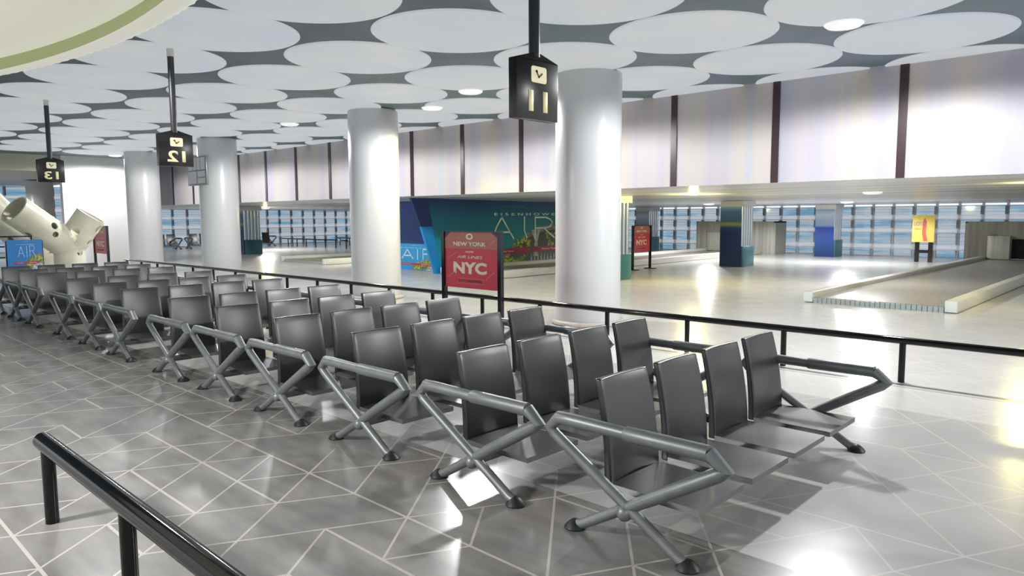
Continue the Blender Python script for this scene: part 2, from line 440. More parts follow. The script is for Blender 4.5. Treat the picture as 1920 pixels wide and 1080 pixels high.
def low_column(x, y, label, wrap, wx=.52, wy=.44):
    zt = zlow(x+wx)-.002
    t = thing('clad_column', label, 'column', (x,y,0), 'clad rectangular columns of the baggage area')
    link('core', B((.02,.02,0),(wx-.02,wy-.02,zt-.01)), mirror_col, t, smooth=False)
    link('poster_wrap', B((0,.0,0),(.02,wy,zt-.11)), wrap, t, smooth=False)
    # fluted steel side facing the seats, teal plinth below
    bm = bmesh.new()
    for k in range(5):
        u = .045+k*(wx-.07)/4.6
        tube(bm, [(u,.012,.40),(u,.012,zt-.02)], .036, 12)
    link('steel_flute', bm, mirror_col, t)
    link('plinth', B((.021,-.03,0),(wx,.02,.40), .006), teal_p, t)
    link('capital', B((-.004,-.03,zt-.11),(wx+.01,wy,zt)), white_wall, t, smooth=False)
    return t
low_column(9.02,6.47,'clad column close behind the nearest white round column', wrap_blue)
low_column(13.10,6.33,'dark blue clad column in the middle of the baggage area', wrap_blue)
low_column(17.60,6.18,'blue and sky coloured clad column before the glazed wall', wrap_blue2)
low_column(17.60,11.3,'clad column behind the small red NEW YORK sign', wrap_blue2)
low_column(9.20,18.85,'clad column with steel flutes and teal foot right of a white column', wrap_blue)

# ------------------------------------------------------------------ guard rails
def guard_rail(label, x, y0, y1, z, r, pr, first, pitch, group='black tubular guard rails', name='guard_rail'):
    t = thing(name, label, 'guard rail', (x,y0,0), group)
    L_ = y1-y0
    link('handrail', T([(0,-.012,z),(0,0,z),(0,L_,z),(0,L_+.012,z)], [r*.55,r,r,r*.55], 28), rail_black, t)
    y = first
    while y <= y1-.02:
        link('post', T([(0,y-y0,0),(0,y-y0,z-r*.6)], pr, 20), rail_black, t)
        y += pitch
    return t
guard_rail('long black rail running behind the far ends of the benches', 4.66, -.25, 14.25, .252, .0215, .0185, .494, .7193)
guard_rail('short black rail in the near left corner of the picture', .607, -.6, 2.735, .266, .0285, .0205, .50, .7270)
guard_rail('thin black rail far away in front of the glazed wall, left one', 12.9, 19.4, 23.7, .27, .02, .016, 19.5, .6)
guard_rail('thin black rail far away in front of the glazed wall, right one', 14.5, 18.6, 22.6, .27, .02, .016, 18.7, .6)

# ------------------------------------------------------------------ benches
def make_bench():
    t = thing('bench', '', 'bench')
    XL = 1.402
    for k, x in enumerate((0.0, XL)):
        fr = bmesh.new()
        tube(fr, [(x,-.400,.012),(x,-.372,.020),(x,-.30,.063),(x,.088,.292),(x,.108,.313),(x,.070,.350),(x,.02,.351),(x,-.19,.3495)],
                 [.0165,.0165,.0165,.0185,.021,.0225,.0215,.0195], 24)
        tube(fr, [(x+.001,-.0,.012),(x+.001,-.025,.020),(x+.001,-.19,.118),(x+.001,-.26,.160),(x+.001,-.49,.298),(x+.001,-.512,.312),(x+.001,-.459,.350)],
                 [.0165,.0165,.0175,.021,.0225,.0225,.0235], 24)
        link('leg_frame', fr, leg_metal, t)
        link('armrest', T([(x,-.188,.3495),(x,-.192,.3495),(x,-.30,.350),(x,-.462,.3505)], [.0225,.0240,.0240,.0235], 28), leg_metal, t)
        for y in (-.403, .003):
            bm = lathe(bmesh.new(), [(.0345,0),(.036,.004),(.030,.012),(.017,.024),(.006,.030)], 28, (x,y))
            link('foot', bm, foot_rubber, t)
        bm = bmesh.new(); sgn = -1 if k == 0 else 1
        lathe(bm, [(.002,-.024),(.014,-.021),(.022,-.012),(.0245,0),(.022,.012),(.014,.021),(.002,.024)], 24)
        bmesh.ops.translate(bm, verts=bm.verts, vec=(x+sgn*.006,-.190,.105))
        link('hub', bm, leg_metal, t)
    link('beam', T([(0,-.190,.108),(XL,-.190,.108)], .0185, 20), leg_metal, t)
    for i in range(4):
        x0 = .068+.3427*i; w = .286
        # seat: thin slab with rolled edges, slightly dished
        bm = bmesh.new(); nu, nv = 10, 10; top = []; bot = []
        for a in range(nu+1):
            ta, tb_ = [], []
            for c_ in range(nv+1):
                u = a/nu; v = c_/nv
                x = x0+w*u; y = -.085-.314*v
                dish = -.004*math.sin(PI*u)*math.sin(PI*v)
                edge = min(u, 1-u)*w; edge2 = min(v, 1-v)*.314; e = min(edge, edge2)
                ta.append(bm.verts.new((x,y,.1495+dish))); tb_.append(bm.verts.new((x,y,.1300)))
            top.append(ta); bot.append(tb_)
        for a in range(nu):
            for c_ in range(nv):
                bm.faces.new((top[a][c_],top[a+1][c_],top[a+1][c_+1],top[a][c_+1]))
                bm.faces.new((bot[a][c_],bot[a][c_+1],bot[a+1][c_+1],bot[a+1][c_]))
        for a in range(nu):
            bm.faces.new((top[a][0],bot[a][0],bot[a+1][0],top[a+1][0])); bm.faces.new((top[a][nv],top[a+1][nv],bot[a+1][nv],bot[a][nv]))
        for c_ in range(nv):
            bm.faces.new((top[0][c_],top[0][c_+1],bot[0][c_+1],bot[0][c_])); bm.faces.new((top[nu][c_],bot[nu][c_],bot[nu][c_+1],top[nu][c_+1]))
        es = [e for e in bm.edges if len(e.link_faces) == 2 and e.calc_face_angle(0) > .8]
        bmesh.ops.bevel(bm, geom=es, offset=.0065, segments=3, profile=.5, affect='EDGES')
        s_o = link('seat', bm, seat_plastic, t)
        link('bracket', B((x0+w/2-.03,-.225,.100),(x0+w/2+.03,-.150,.1298), .004), leg_metal, s_o)
        # backrest: gently bowed shell leaning back
        bm = bmesh.new(); nu, nv = 12, 10; fr_, bk = [], []
        for a in range(nu+1):
            fa, ba = [], []
            for c_ in range(nv+1):
                u = a/nu; v = c_/nv
                taper = .007*v
                x = x0+taper+(w-2*taper)*u; z = .134+.345*v
                y = -.088+.004*v+.048*v*v
                bow = .012*math.sin(PI*u)
                th = .030-.006*v
                fa.append(bm.verts.new((x,y+bow*.9,z))); ba.append(bm.verts.new((x,y+th+bow*.25,z)))
            fr_.append(fa); bk.append(ba)
        for a in range(nu):
            for c_ in range(nv):
                bm.faces.new((fr_[a][c_],fr_[a][c_+1],fr_[a+1][c_+1],fr_[a+1][c_]))
                bm.faces.new((bk[a][c_],bk[a+1][c_],bk[a+1][c_+1],bk[a][c_+1]))
        for a in range(nu):
            bm.faces.new((fr_[a][0],fr_[a+1][0],bk[a+1][0],bk[a][0])); bm.faces.new((fr_[a][nv],bk[a][nv],bk[a+1][nv],fr_[a+1][nv]))
        for c_ in range(nv):
            bm.faces.new((fr_[0][c_],bk[0][c_],bk[0][c_+1],fr_[0][c_+1])); bm.faces.new((fr_[nu][c_],fr_[nu][c_+1],bk[nu][c_+1],bk[nu][c_]))
        bmesh.ops.recalc_face_normals(bm, faces=bm.faces)
        es = [e for e in bm.edges if len(e.link_faces) == 2 and e.calc_face_angle(0) > .8]
        bmesh.ops.bevel(bm, geom=es, offset=.006, segments=3, profile=.5, affect='EDGES')
        link('backrest', bm, black_plastic, t)
    return t
bench = make_bench()
ys = [1.384,2.055,2.767,3.480,4.174,4.872,5.763,6.433,7.146,8.093,8.773,9.48]
names = ['nearest the camera, in front of all others','second from the front','third from the front','fourth from the front',
  'fifth from the front','sixth from the front, last before the first wider gap','just behind the first wider gap',
  'middle one of the group between the two wider gaps','just before the second wider gap','just behind the second wider gap',
  'last but one at the far left','last one, farthest left before the blue AIR board']
for i, y in enumerate(ys):
    o = bench if i == 0 else copy_tree(bench)
    o.location = Vector((1.753,y,0))*S
    tag(o, 'black four-seat bench, '+names[i], 'bench', 'four-seat benches in rows')
for x, y, lab in ((8.12,24.3,'small distant bench before the glazed wall, left of the gap'),(9.86,24.3,'small distant bench before the glazed wall, right of the gap'),
                  (11.42,24.3,'distant bench whose end shows right of the clad column'),(15.2,22.4,'distant bench half hidden by the second white column')):
    o = copy_tree(bench); o.location = Vector((x,y,0))*S
    tag(o, lab, 'bench', 'distant benches before the glazing')

# ------------------------------------------------------------------ hanging gate signs
def hang_sign(y, num, label):
    t = thing('hanging_sign', label, 'sign', (2.28,y,0), 'hanging number signs')
    link('pole', T([(0,.02,1.655),(0,.02,ZC-.0)], .0235, 20), pole_mat, t)
    link('ceiling_collar', T([(0,.02,ZC-.075),(0,.02,ZC-.001)], .0255, 20), collar_mat, t)
    bx = B((-.130,-.0,1.400),(.130,.045,1.640), .003)
    link('sign_box', bx, sign_black, t)
    bm = bmesh.new()
    a = [bm.verts.new(v) for v in ((-.13,0,1.6402),(.13,0,1.6402),(.13,.045,1.6402),(-.13,.045,1.6402))]
    c_ = [bm.verts.new(v) for v in ((-.022,.006,1.672),(.022,.006,1.672),(.022,.036,1.672),(-.022,.036,1.672))]
    bm.faces.new(a); bm.faces.new(c_)
    for k in range(4): bm.faces.new((a[k],a[(k+1)%4],c_[(k+1)%4],c_[k]))
    link('cap', bm, sign_black, t, smooth=False)
    org, U, V, W = (0,-.0005,0), (1,0,0), (0,0,1), (0,-1,0)
    text('number', num, .12, (0,-.0005,1.475), U, V, W, sign_glow, t, bold=.003, mirror=True, fit=(.135 if num != '11' else .115,.085))
    bm = bmesh.new()
    cc = (.005, 1.583); w_, h_, rr = .047, .033, .01
    poly = []
    for (sx, sy, a0) in ((1,1,0),(-1,1,90),(-1,-1,180),(1,-1,270)):
        for q in range(4):
            a_ = math.radians(a0+q*30); poly.append((cc[0]+sx*(w_-rr)+rr*math.cos(a_), cc[1]+sy*(h_-rr)+rr*math.sin(a_)))
    prism(bm, poly, org, U, V, W, .002)
    ic = link('icon', bm, icon_glow, t, smooth=False)
    bm = bmesh.new()
    ribbon(bm, [(cc[0]-.016,cc[1]+.012),(cc[0]-.002,cc[1]-.010),(cc[0]+.018,cc[1]+.006)], .008, (0,-.0028,0), U, V, W, .001)
    disc_prism(bm, (cc[0]-.016,cc[1]+.013), .007, .006, (0,-.0028,0), U, V, W, .001)
    link('icon_mark', bm, icon_dark, ic, smooth=False)
hang_sign(2.01,'11','black hanging sign with mirrored 11 before the nearest column')
hang_sign(5.72,'12','black hanging sign with mirrored 12 on a long dark pole')
hang_sign(9.10,'13','black hanging sign with mirrored 13, farthest left')

# ------------------------------------------------------------------ poster artwork
def nyc_art(par, w, h, org, U, V, W):
    """luggage-tag poster, lower-left corner at org"""
    o = Vector(org); U_, V_, W_ = Vector(U), Vector(V), Vector(W)
    def P(u, v, d=0): return o+U_*u*w+V_*v*h+W_*d
    link('poster', prism(bmesh.new(), [(0,0),(w,0),(w,h),(0,h)], o, U, V, W, .012), red_mat, par, smooth=False)
    f = P(0,0,.0122)
    link('poster_band', prism(bmesh.new(), [(0,h*.70),(w,h*.70),(w,h*.88),(w*.87,h),(w*.13,h),(0,h*.88)], f, U, V, W, .002), tag_brown, par, smooth=False)
    bm = prism(bmesh.new(), [(0,h*.88),(w*.13,h),(0,h)], f, U, V, W, .0018); prism(bm, [(w,h*.88),(w,h),(w*.87,h)], f, U, V, W, .0018)
    link('poster_corner', bm, tag_navy, par, smooth=False)
    bm = bmesh.new(); N_ = 24
    g = f+W_*.0022
    for k in range(N_):
        a0, a1 = 2*PI*k/N_, 2*PI*(k+1)/N_; R0, R1 = w*.035, w*.065; c0 = (w*.48, h*.915)
        prism(bm, [(c0[0]+q_*math.cos(b_),c0[1]+.62*q_*math.sin(b_)) for q_, b_ in ((R0,a0),(R1,a0),(R1,a1),(R0,a1))], g, U, V, W, .0015)
    link('eyelet', bm, cream, par, smooth=False)
    text('poster_text', 'NEW YORK', .1, P(.48,.785,.0145), U, V, W, cream, par, bold=.004, fit=(w*.62,h*.075))
    text('poster_text', 'NOW', .1, P(.48,.645,.0125), U, V, W, cream, par, bold=.003, fit=(w*.15,h*.035))
    text('poster_text', 'AIR LINES', .1, P(.48,.555,.0125), U, V, W, cream, par, bold=.001, fit=(w*.48,h*.05), shear=.2)
    text('poster_text', 'NYC', .1, P(.48,.36,.0125), U, V, W, cream, par, bold=.005, fit=(w*.63,h*.215))
    text('poster_text', '241-009086', .1, P(.48,.128,.0125), U, V, W, brown_ink, par, fit=(w*.46,h*.045))
    bm = bmesh.new(); x0, x1, y0, y1 = .25*w, .73*w, .085*h, .17*h
    for a, c_ in (((x0,y0),(x1,y0)),((x1,y0),(x1,y1)),((x1,y1),(x0,y1)),((x0,y1),(x0,y0))): ribbon(bm, [a,c_], .003, f, U, V, W, .0012)
    link('number_frame', bm, cream2, par, smooth=False)
    for a, c_ in (((.06,.52),(.22,.63)),((.04,.17),(.2,.28)),((.78,.17),(.94,.32)),((.8,.74),(.95,.86)),((.24,.88),(.36,.99))):
        bm = ribbon(bmesh.new(), [(a[0]*w,a[1]*h),(c_[0]*w,c_[1]*h)], .006, f+W_*.0022, U, V, W, .0006)
        link('poster_stroke', bm, cream2, par, smooth=False)

def nyc_stand(loc, U, W, w, h, label, open_h, group='red NEW YORK poster stands'):
    """two black uprights with a poster between them; U along width, W towards the reader"""
    t = thing('poster_stand', label, 'poster stand', loc, group)
    U_, W_ = Vector(U), Vector(W)
    ps = .037
    def obox(u0, u1, z0, z1, d0, d1, bev=.003):
        bm = bmesh.new()
        prism(bm, [(u0,z0),(u1,z0),(u1,z1),(u0,z1)], W_*d0, U, (0,0,1), W, d1-d0)
        return bm
    ht = open_h+h
    for u in (0, w-ps):
        link('post', obox(u, u+ps, 0.016, ht+.004, -.012, .026), stand_black, t, smooth=False)
        link('base', obox(u-.03, u+ps+.03, 0, .016, -.09, .12), stand_black, t, smooth=False)
    link('cross_bar', obox(ps, w-ps, ht-.004, ht+.004, .0, .02), stand_black, t, smooth=False)
    nyc_art(t, w-2*ps, h, U_*ps+Vector((0,0,open_h)), U, (0,0,1), W)
    return t
# reader side faces the camera (-x for the first and third, -y for the second)
nyc_stand((4.20,4.825,0), (0,-1,0), (-1,0,0), .735, .485, 'red NEW YORK NYC poster stand in the middle, behind the benches', .388)
nyc_stand((4.20,14.35,0), (0,-1,0), (-1,0,0), .735, .485, 'narrow looking red NYC poster stand far left before the white wall', .388)
nyc_stand((11.12,7.50,0), (1,0,0), (0,-1,0), .62, .49, 'small red NYC poster stand right of the nearest column', .33)

def air_art(par, w, h, org, U, V, W, bgmat, arch=True, txt=True, bg=True, letter=air_letter):
    o = Vector(org); U_, V_, W_ = Vector(U), Vector(V), Vector(W)
    def P(u, v, d=0): return o+U_*u*w+V_*v*h+W_*d
    if bg: link('poster', prism(bmesh.new(), [(0,0),(w,0),(w,h),(0,h)], o, U, V, W, .012), bgmat, par, smooth=False)
    f = P(0,0,.0122)
    # stone arch with planting below the lettering
    bm = bmesh.new(); pts = [(.42,.02),(.50,.20),(.60,.36),(.72,.50),(.84,.57),(1.0,.52),(1.0,.02)]
    prism(bm, [(u*w,v*h) for u, v in pts], f, U, V, W, .002); link('arch_picture', bm, archm, par, smooth=False)
    bm = bmesh.new()
    for (u, v, r) in ((.52,.12,.07),(.60,.20,.07),(.56,.28,.05),(.68,.30,.08),(.76,.42,.07),(.90,.36,.09),(.70,.14,.06)):
        disc_prism(bm, (u*w,v*h), r*w*.8, r*h*1.15, f+W_*.0022, U, V, W, .0008+.0002*random.random(), 11)
    link('planting_picture', bm, leafy, par, smooth=False)
    bm = prism(bmesh.new(), [(.66*w,.02*h),(.72*w,.16*h),(.86*w,.22*h),(w,.2*h),(w,.02*h)], f+W_*.0032, U, V, W, .0008)
    link('street_picture', bm, arch_grey, par, smooth=False)
    bm = bmesh.new(); lw = .012*w
    A = [[(.30,.44),(.385,.78),(.47,.44)],[(.325,.55),(.445,.55)],[(.545,.80),(.545,.42)],[(.63,.44),(.63,.80),(.73,.80),(.765,.76),(.77,.70),(.74,.645),(.70,.63),(.63,.63)],[(.71,.63),(.79,.44)]]
    for pl in A: ribbon(bm, [(u*w,v*h) for u, v in pl], lw, f+W_*.0045, U, V, W, .001)
    link('masthead', bm, letter, par, smooth=False)
    text('poster_text', 'EISENHOWER', .1, P(.53,.845,.0125), U, V, W, letter, par, fit=(w*.50,h*.028), space=1.5)
    text('poster_text', 'JANUARY 2020', .1, P(.53,.94,.0125), U, V, W, letter, par, fit=(w*.15,h*.02))
    bm = bmesh.new(); ribbon(bm, [(.2*w,.235*h),(.86*w,.245*h)], .075*h, f+W_*.0058, U, V, W, .0008)
    link('banner', bm, air_red, par, smooth=False)
    text('poster_text', 'The Big Game', .1, P(.34,.24,.0188), U, V, W, air_letter, par, fit=(w*.2,h*.03))
    text('poster_text', 'Modern Fitness', .1, P(.70,.245,.0188), U, V, W, air_letter, par, fit=(w*.2,h*.03))

# blue AIR board at the far left
t = thing('poster_board', 'bright blue AIR magazine board at the far left', 'poster stand', (2.36,11.8,0))
for u in (0.0, .42): link('post', B((u-.012,.0,.0),(u+.012,.03,.70)), stand_black, t, smooth=False)
link('base', B((-.03,-.08,0),(.45,.10,.015)), stand_black, t, smooth=False)
air_art(t, .42, .42, (0,-.001,.295), (1,0,0), (0,0,1), (0,-1,0), air_blue)

# yellow poster stand near the glazed wall
t = thing('poster_board', 'yellow poster on two black legs before the glazed wall', 'poster stand', (16.9,3.92,0))
link('leg', B((-.03,.00,.0),(.01,.085,.50)), stand_black, t, smooth=False)
link('leg', B((-.03,.255,.0),(.01,.335,.45)), stand_black, t, smooth=False)
link('cross_bar', B((-.025,.085,.19),(.005,.255,.255)), stand_black, t, smooth=False)
link('poster', B((-.035,-.02,.42),(-.015,.40,.985)), yellow_p, t, smooth=False)
PU, PV, PW = (0,-1,0), (0,0,1), (-1,0,0)
text('poster_text', 'UOTC', .1, (-.0355,.27,.80), PU, PV, PW, mat('poster_violet', srgb(110,90,140), .5), t, fit=(.20,.09))
text('poster_text', 'Sabor', .1, (-.0355,.29,.70), PU, PV, PW, mat('poster_orange', srgb(205,120,50), .5), t, fit=(.14,.04))
bm = bmesh.new(); prism(bm, [(.20,.86),(.23,.93),(.27,.84),(.26,.60),(.30,.44),(.22,.44),(.19,.62)], (-.0355,.40,0), PU, PV, PW, .001)
link('poster_figure', bm, mat('poster_flame', srgb(196,90,70), .5), t, smooth=False)

# ------------------------------------------------------------------ big blue AIR wall
t = thing('poster_wall', 'large blue and teal AIR advertising wall behind the columns', 'poster wall', (0,0,0))
yw = 9.65; zt = zlow(8)-.004
zt2 = zlow(13)-.004
bm = prism(bmesh.new(), [(8.05,zt),(12.6,zt2),(12.6,.0),(8.32,.0),(8.157,.83)], (0,yw,0), (1,0,0), (0,0,1), (0,1,0), .06)
link('front_panel', bm, teal_wall, t, smooth=False)
link('slanted_band_top', prism(bmesh.new(), [(7.69,zt),(8.048,zt),(8.156,.832),(7.90,.832)], (0,yw-.004,0), (1,0,0), (0,0,1), (0,1,0), .05), navy_band, t, smooth=False)
link('slanted_band_foot', prism(bmesh.new(), [(7.90,.831),(8.156,.831),(8.345,.0),(8.20,.0)], (0,yw-.004,0), (1,0,0), (0,0,1), (0,1,0), .05), sky_band, t, smooth=False)
link('side_panel', B((8.53,yw+.07,0),(8.60,12.2,1.30)), side_blue, t, smooth=False)
air_art(t, 1.9, .50, (8.529,11.55,.0), (0,-1,0), (0,0,1), (-1,0,0), small_blue)
ox = 8.72; W_, H_ = 3.6, 1.27
air_letter2 = mat('air_letter_soft', srgb(215,238,232), .4)
o_ = (ox,yw-.0,0)
def big_air(par):
    U, V, W = (1,0,0), (0,0,1), (0,-1,0); y = yw-.0005
    bm = prism(bmesh.new(), [(9.75,.0),(9.92,.25),(10.2,.45),(10.5,.62),(10.9,.76),(11.3,.84),(11.9,.86),(12.5,.8),(12.5,0)], (0,y,0), U, V, W, .002)
    link('arch_picture', bm, archm, par, smooth=False)
    bm = prism(bmesh.new(), [(9.95,.0),(10.05,.2),(10.3,.42),(10.55,.55),(10.9,.66),(11.3,.72),(11.9,.72),(12.4,.6),(12.4,0)], (0,y-.0021,0), U, V, W, .001)
    link('court_picture', bm, mat('air_court', srgb(70,76,66), .5), par, smooth=False)
    bm = bmesh.new(); rnd = random.Random(3)
    for cx, cz, r in ((10.05,.17,.10),(10.25,.14,.12),(10.45,.19,.12),(10.35,.47,.11),(10.52,.53,.12),(10.68,.48,.11),(11.25,.58,.16),(11.5,.6,.17),(11.3,.45,.12)):
        for q in range(12):
            a = rnd.random()*6.28; d = r*rnd.random()
            disc_prism(bm, (cx+d*math.cos(a),cz+d*math.sin(a)*.75), .035, .028, (0,y-.0032-.0001*q,0), U, V, W, .001, 7)
    link('planting_picture', bm, leafy, par, smooth=False)
    bm = bmesh.new()
    prism(bm, [(10.78,.2),(10.84,.5),(10.74,.72),(10.80,.74),(10.86,.62),(10.94,.74),(11.0,.72),(10.92,.5),(10.92,.2)], (0,y-.0032,0), U, V, W, .001)
    for k in range(14): prism(bm, [(10.7+.1*k,.1),(10.74+.1*k,.28),(10.76+.1*k,.1)], (0,y-.0032,0), U, V, W, .001)
    link('street_picture', bm, arch_grey, par, smooth=False)
    bm = bmesh.new(); w = .032
    for pl in ([(9.62,.56),(9.74,.80),(9.885,.985),(10.08,.74),(10.22,.57)],[(9.78,.70),(10.11,.70)],[(10.53,.99),(10.525,.72),(10.60,.58)],
               [(10.85,.56),(10.85,.98),(11.18,.98),(11.32,.94),(11.38,.88),(11.33,.80),(11.2,.77),(10.86,.765)],[(11.1,.77),(11.45,.56)]):
        ribbon(bm, pl, w, (0,y-.005,0), U, V, W, .001)
    link('masthead', bm, air_letter2, par, smooth=False)
    text('poster_text', 'EISENHOWER', .1, (10.68,y-.001,1.045), U, V, W, air_letter2, par, fit=(1.98,.05), space=1.6)
    text('poster_text', 'JANUARY 2020', .1, (10.22,y-.001,1.19), U, V, W, mat('air_faint', srgb(90,130,150), .5), par, fit=(.66,.03))
    bm = prism(bmesh.new(), [(9.60,.27),(10.70,.285),(10.70,.395),(9.60,.375)], (0,y-.0056,0), U, V, W, .001)
    prism(bm, [(10.76,.285),(12.3,.31),(12.3,.42),(10.76,.395)], (0,y-.0056,0), U, V, W, .001)
    link('banner', bm, mat('air_banner_dark', srgb(150,30,60), .4), par, smooth=False)
    text('poster_text', 'The Big Game', .1, (10.0,y-.0066,.325), U, V, W, cream, par, fit=(.42,.04))
    text('poster_text', 'Modern Fitness', .1, (11.3,y-.0066,.345), U, V, W, cream, par, fit=(.5,.04))
big_air(t)

# ------------------------------------------------------------------ baggage belts
def carousel(y0, y1, label, near_dark=True):
    x0 = 8.28; x1 = 18.0
    t = thing('baggage_belt', label, 'baggage belt', (x0,y0,0), 'baggage belts')
    w = y1-y0; Lx = x1-x0
    for (a, b_) in ((0,.12),(w-.11,w)):
        so = link('side_rail', B((0.0,a,0.004),(Lx,b_,.125), .012, 3), belt_rail, t)
        link('end_cap', B((-.012,a+.006,.008),(.01,b_-.006,.118), .004), mat('end_cap_pale', srgb(205,212,210), .35), so)
    link('belt', B((.03,.12,.02),(Lx,w-.11,.062)), belt_mat, t, smooth=False)
    bm = bmesh.new(); n = 26
    for k in range(n):
        u0 = .121+(w-.232)*k/n; box(bm, (0.0,u0+.003,.0),(.03,u0+(w-.232)/n-.003,.056))
    link('comb_plate', bm, mat('comb_grey', srgb(150,160,160), .4), t, smooth=False)
    # portal housing at the window end
    h = .84
    hx = Lx-.15
    bm = bmesh.new()
    box(bm, (hx,-.35,0),(Lx+.5,-.30,h)); box(bm, (hx,w+.28,0),(Lx+.5,w+.33,h)); box(bm, (hx,-.35,h-.03),(Lx+.5,w+.33,h))
    box(bm, (hx,-.30,.0),(hx+.05,.45,h-.03)); box(bm, (hx,w-.45,0),(hx+.05,w+.28,h-.03)); box(bm, (hx,.45,.48),(hx+.05,w-.45,h-.03))
    hd = link('portal_housing', bm, hood_mat, t, smooth=False)
    link('portal_opening', B((hx+.06,.30,.07),(hx+.10,w-.3,.50)), dark_void, hd, smooth=False)
    link('portal_cheek', B((hx-.25,w-.52,.07),(hx-.001,w-.13,.55), .006), hood_mat, hd)
    return t
carousel(1.67,3.22,'nearest baggage belt at the right edge of the picture')
carousel(8.05,9.60,'middle baggage belt running along the blue AIR wall')
carousel(13.30,15.15,'distant baggage belt left of the second white column')

# ------------------------------------------------------------------ display board on the third column
t = thing('display_board', 'small grey display board fixed to the side of a white column', 'display board', (4.90,11.19,0))
link('housing', B((0,0,1.52),(.035,.70,1.975), .004), screen_mat, t)
link('bracket', B((.035,.42,1.70),(.105,.52,1.76)), pole_mat, t, smooth=False)
bm = bmesh.new()
for r_ in ((.04,.20,1.76,1.95),(.22,.34,1.76,1.95),(.36,.48,1.76,1.95),(.50,.66,1.76,1.95),(.04,.32,1.65,1.74),(.04,.32,1.55,1.63),(.36,.66,1.55,1.74)):
    box(bm, (-.003,r_[0],r_[2]),(-.0005,r_[1],r_[3]))
link('display_cell', bm, screen_lit, t, smooth=False)

# ------------------------------------------------------------------ round canopy, upper left
cx, cy = -5.563*.6, 3.87*.6
t = thing('ceiling_canopy', 'huge white round ribbed canopy hanging at the upper left', 'ceiling canopy', (cx,cy,0))
bm = bmesh.new(); n = 560
prof = [(0.6,1.66),(1.8,1.652),(3.0,1.635),(3.7,1.618),(3.98,1.606),(4.131,1.600)]
rings = []
for r_, z_ in prof:
    rings.append([bm.verts.new((r_*math.cos(2*PI*j/n), r_*math.sin(2*PI*j/n), z_+(.010*math.cos(j*PI) if 1 < r_ < 4.1 else 0))) for j in range(n)])
for a, d in zip(rings, rings[1:]):
    for j in range(n): bm.faces.new((a[j], a[(j+1)%n], d[(j+1)%n], d[j]))
bm.faces.new(rings[0])
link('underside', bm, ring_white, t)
bm = lathe(bmesh.new(), [(4.131,1.600),(4.129,1.590),(4.122,1.566),(4.118,1.553)], 240); 
fs = [f_ for f_ in bm.faces if len(f_.verts) > 4]; bmesh.ops.delete(bm, geom=fs, context='FACES')
link('olive_band', bm, mat('canopy_olive', srgb(150,156,110), .5, emit=srgb(120,126,84), estr=.5), t)  # band is given some added glow as well
bm = bmesh.new(); n = 840; prof = [(4.118,1.553),(4.135,1.549),(4.165,1.550),(4.190,1.558),(4.205,1.58),(4.20,1.66),(3.9,1.75)]
rings = []
for k, (r_, z_) in enumerate(prof):
    rings.append([bm.verts.new(((r_+(.0025*math.cos(j*PI) if 0 < k < 5 else 0))*math.cos(2*PI*j/n+k*.004), (r_+(.0025*math.cos(j*PI) if 0 < k < 5 else 0))*math.sin(2*PI*j/n+k*.004), z_)) for j in range(n)])
for a, d in zip(rings, rings[1:]):
    for j in range(n): bm.faces.new((a[j], a[(j+1)%n], d[(j+1)%n], d[j]))
bm.faces.new(rings[-1])
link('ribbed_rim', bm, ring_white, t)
for a_ in (10, 130, 250):
    a_ = math.radians(a_); link('hanger', T([(2*math.cos(a_),2*math.sin(a_),1.74),(2*math.cos(a_),2*math.sin(a_),ZC)], .015, 10), pole_mat, t)

